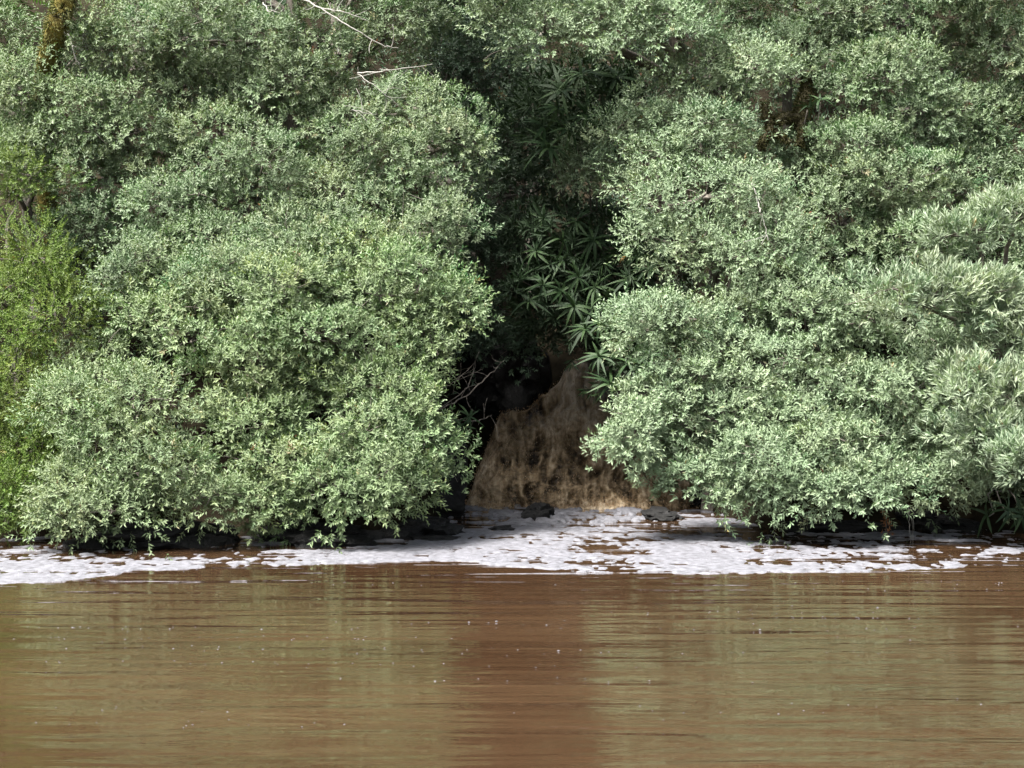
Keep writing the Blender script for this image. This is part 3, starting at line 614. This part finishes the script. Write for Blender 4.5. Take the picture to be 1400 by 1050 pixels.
# every column of the sheet falls straight down from its own lip
pxs = np.linspace(632, 985, nu); vtop = np.interp(pxs, lx[::-1], vv[::-1], right=0.0); vtop[pxs > 812] = 0; vtop = np.clip(vtop + .06 * fbm(pxs * .06, 1.0, 0, 4), 0, 1)
VV = vtop[None] + (1 - vtop[None]) * vv[:, None]; U = np.broadcast_to(uu[None], VV.shape)
dd_, pp_ = np.interp(VV, vv, depth), np.interp(VV, vv, pyv)
Vw = np.stack([(pxs[None] - CX) / F * dd_ * (1 - .03 * (1 - VV)), dd_, CAMH + (460.0 - pp_) / F * dd_], -1)
sx_ = Vw[..., 0]; sv = VV * 3.6
wob = .25 * fbm(sx_ * 2.0, sv * 2.0, 11.0, 2)
rg = lambda x, y, z, o: 1 - 2.2 * np.abs(fbm(x, y, z, o))
bmp = .28 * fbm(sx_ * 1.0, sv * 1.2, 4.0, 2) + .20 * rg((sx_ + wob) * 2.4, sv * .9, 1.0, 3) + .12 * rg((sx_ + wob) * 6.5, sv * 2.6, 2.0, 4) + .06 * rg(sx_ * 15, sv * 8, 6.0, 3)
hN = (bmp - bmp.mean()) / bmp.std(); hN = np.clip(.5 + .22 * hN, 0, 1)
edge = smooth(0, .05, U) * smooth(0, .04, (VV - vtop[None]))
bmp = bmp * (.62 + .38 * smooth(.25, .6, VV))
Vw[..., 1] -= bmp * edge; Vw[..., 2] += .3 * bmp * edge - .12 * (1 - edge) * (1 - VV)
Vw[-1, :, 2] = -.08
me = mesh_np('water_sheet', Vw.reshape(-1, 3), grid_q(nu, nv), M['fall'], True, {'tint': ('POINT', hN.ravel())}, np.stack([sx_ / 3.2, VV], -1).reshape(-1, 2))
root = at(770, 702, 31.95); root[2] = 0
wf = link('waterfall', None, None, root); tag(wf, 'tan frothing waterfall tumbling down dark rock into the foam', 'waterfall', kind='structure')
me.transform(Matrix.Translation(Vector(-root))); link('water_sheet', me, wf)
# drops and shreds of froth thrown clear of the sheet
n_ = 12000; iu = R.integers(2, nu - 2, n_); iv = np.where(R.random(n_) < .3, nv - 2 - np.abs(R.normal(0, 14, n_)).astype(int), R.integers(2, nv - 1, n_)); iv = np.where(R.random(n_) < .12, np.abs(R.normal(0, 5, n_)).astype(int), iv)
P = Vw[iv, iu] + np.stack([R.normal(0, .02, n_), -np.abs(R.normal(0, .05, n_)), R.normal(.02, .03, n_)], -1)
D = unit(R.normal(0, .35, (n_, 3)) + [0, -.25, -1]); ln_ = R.uniform(.012, .05, n_)
V, Q = leaf_quads(P, D, rnd_unit(n_), ln_, ln_ * R.uniform(.2, .5, n_))
me = mesh_np('spray', V - root, Q, M['froth'], False, {'tint': ('FACE', np.clip(R.normal(.5, .25, n_), 0, 1))})
tag(link('spray', me, wf), kind='stuff')

# ------------------------------------------------------------------ rocks
def rock(label, c, r, seed, group=None, amp=.55):
    import bmesh
    bm = bmesh.new(); bmesh.ops.create_icosphere(bm, subdivisions=4, radius=1.0)
    for v in bm.verts:
        p = np.array(v.co); d = 1 + amp * float(fbm(p[0] * 1.6 + seed, p[1] * 1.6, p[2] * 1.6, 4)) * 1.6 - .3 * abs(float(fbm(p[0] * 3 + seed, p[1] * 3 + 9, p[2] * 3, 3)))
        q = p * d; q = np.sign(q) * np.abs(q) ** .85
        v.co = Vector(q * np.array(r))
    me = bpy.data.meshes.new('rock'); bm.to_mesh(me); bm.free(); me.materials.append(M['wet_rock'])
    o = link('rock', me, None, c); o.rotation_euler = (0, 0, seed * 1.3); tag(o, label, 'rock', group); return o
def rk(label, px, py, rx_px, rz, seed, depth=None, ry=None, sink=.3, **kw):
    c = on_water(px, py) if depth is None else at(px, py, depth)
    r = rx_px * c[1] / F; c = c + np.array([0, 0, rz * (.5 - sink)])
    return rock(label, c, (r, ry or r * .8, rz), seed, **kw)
rk('small wet black rock poking out of the foam below the fall', 736, 708, 22, .17, 3)
rk('low black rock shelf under the rounded shrub at the water', 575, 731, 60, .24, 8, ry=.6)
rk('flat grey slab in the foam beside the low black rock shelf', 600, 737, 36, .05, 14, ry=.3)
rk('dark wet rock ledge under drooping sprays of the rounded shrub', 440, 738, 100, .24, 21, ry=.8)
rk('dark wet rock ledge under the low sage-green shrub', 215, 742, 110, .22, 27, ry=.8)
rk('black boulder at the foot of the fall beside the rounded shrub', 592, 684, 26, .4, 33, 30.4, ry=.5)
rk('tall black boulder flanking the tan falling water', 618, 640, 18, .45, 39, 32.0, ry=.4)
rk('black boulder above the fall under the shaded tree', 690, 520, 55, .8, 45, 34.9, ry=.8)
rk('thin dark rock breaking the foam beside the small wet rock', 685, 724, 16, .05, 51, ry=.15)
rk('dark rock bank under the wide pale shrub', 1250, 716, 110, .28, 57, ry=.8)
rk('dark rock bank under the needle-leaved bush', 1390, 712, 90, .3, 63, ry=.8)
rk('low black wet ledge under the wide pale shrub near the dead sprig', 1140, 722, 85, .16, 75, ry=.6)
rk('long low black ledge in the foam beside the fall', 905, 706, 60, .10, 81, ry=.35)
rk('black rock ledge beyond the foam beside the falling water', 985, 690, 70, .25, 69, ry=.6)

# ------------------------------------------------------------------ foam on the river
dx, dy = .026, .055
xs = np.arange(-10, 10, dx); ys = np.arange(20.5, 33.0, dy); X, Y = np.meshgrid(xs, ys)
fe = [(-150, 808), (0, 799), (100, 794), (200, 782), (300, 776), (400, 774), (500, 770), (620, 768), (700, 776), (780, 782), (900, 785), (1050, 786), (1180, 783), (1300, 778), (1400, 768), (1550, 752)]
fw_ = np.array([on_water(*q) for q in fe]); front = np.interp(X, fw_[:, 0], fw_[:, 1])
be = [(-150, 765), (0, 765), (150, 768), (300, 762), (500, 758), (640, 735), (700, 715), (800, 712), (900, 735), (1050, 750), (1200, 760), (1400, 756), (1550, 742)]
bw = np.array([on_water(*q) for q in be]); back = np.interp(X, bw[:, 0], bw[:, 1])
PX = CX + X * F / Y
s = Y - front
warp = .35 * fbm(X * .5, Y * .5, 9.0, 3)
band = smooth(-.05, .12, s + .22 * fbm(X * .9, Y * .7, 2.0, 3) + .10 * fbm(X * 3.5, Y * 2, 4.0, 4)) * (1 - smooth(0, 1.6, Y - back + warp))
plume = np.exp(-((X - .9) / 2.1) ** 2) * smooth(0, .4, s) * .66
wisp = (.40 + .08 * smooth(2.5, 4, X)) * smooth(.0, .6, s) * (.6 + .4 * smooth(-8, 0, X))
dens = np.maximum(np.maximum(band * (.72 - .10 * smooth(2.5, 6, X)), plume), wisp)
nz = .8 * fbm(X * .8, Y * 1.1, 0.0, 3) + .9 * fbm(X * 3.6, Y * 2.2, 5.0, 4) + .95 * fbm(X * 11, Y * 6, 8.0, 3) + .7 * fbm(X * .9, Y * 5, 18.0, 3)
nz = np.clip(.5 + .5 * (nz - nz.mean()) / (nz.std() * 1.9), 0, 1)
cells = .5 + .5 * fbm(X * 3.2 + 31, Y * 2.3, 3.0, 4)
crk = np.abs(fbm(X * .7 + .4 * vnoise(X * 2, Y * 2), Y * 2.6, 21.0, 3))
fld = dens - nz - .35 * (1 - smooth(.0, .05, crk)) * smooth(-.2, .3, vnoise(X * .6, Y * .9, 4.0) + .2)
calm = 1 - smooth(.0, 1.0, np.exp(-((X - .7) / 2.6) ** 2) * smooth(27.5, 30.5, Y))
hgt = .002 + (.012 + .010 * (1 - calm)) * np.clip(fbm(X * 9, Y * 6, 15.0, 3) + .3, 0, 1) * smooth(0, .2, fld) + .014 * smooth(0, .45, fld) * (.3 + 1.0 * cells) + (1 - calm) * .07 * np.clip(fbm(X * 2.6, Y * 2.6, 7.0, 4) + .25, 0, 1) * smooth(0, .1, fld)
bl, g = bank(X); fld = np.where(Y < bl - .05, fld, -1)
hgt = np.where(fld > 0, hgt, -.012)
inb = fld > 0
q = inb[:-1, :-1] | inb[1:, :-1] | inb[:-1, 1:] | inb[1:, 1:]
idx = np.arange(X.size).reshape(X.shape)
Q = np.stack([idx[:-1, :-1], idx[:-1, 1:], idx[1:, 1:], idx[1:, :-1]], -1)[q]
used, inv = np.unique(Q.ravel(), return_inverse=True)
V = np.stack([X.ravel()[used], Y.ravel()[used], hgt.ravel()[used]], -1)
print('foam quads', len(Q))
me = mesh_np('foam', V, inv.reshape(-1, 4), M['foam'], True)
tag(link('foam', me), 'white foam drifting on the river below the fall', 'foam', kind='stuff')
# loose flecks of foam on the open water
n_ = 300; ln0 = R.uniform(0, 1, (26, 3)); pick = R.integers(0, 26, n_); fy = 11.5 + 12.5 * ln0[pick, 0] ** .7 + R.normal(0, .09, n_); fx = ((ln0[pick, 1] - .5) * .62 + R.normal(0, .07, n_)) * fy
k6 = np.arange(6) / 6 * 6.283; rr = R.uniform(.003, .007, n_) * np.where(R.random(n_) < .1, 1.6, 1)
ring = np.stack([fx[:, None] + rr[:, None] * 1.5 * np.cos(k6), fy[:, None] + rr[:, None] * np.sin(k6), np.full((n_, 6), .003)], -1)
topv = np.stack([fx, fy, .004 + rr * .7], -1)[:, None]
V = np.concatenate([ring, topv], 1); b0 = np.arange(n_)[:, None] * 7; i = np.arange(6)
T_ = np.stack([b0 + i, b0 + (i + 1) % 6, b0 + 6 + 0 * i], -1).reshape(-1, 3)
tag(link('foam_flecks', mesh_np('foam_flecks', V.reshape(-1, 3), T_, M['foam'], True)), 'tiny white foam flecks floating on the open brown water', 'foam', kind='stuff')
print('leaves', LEAVES)
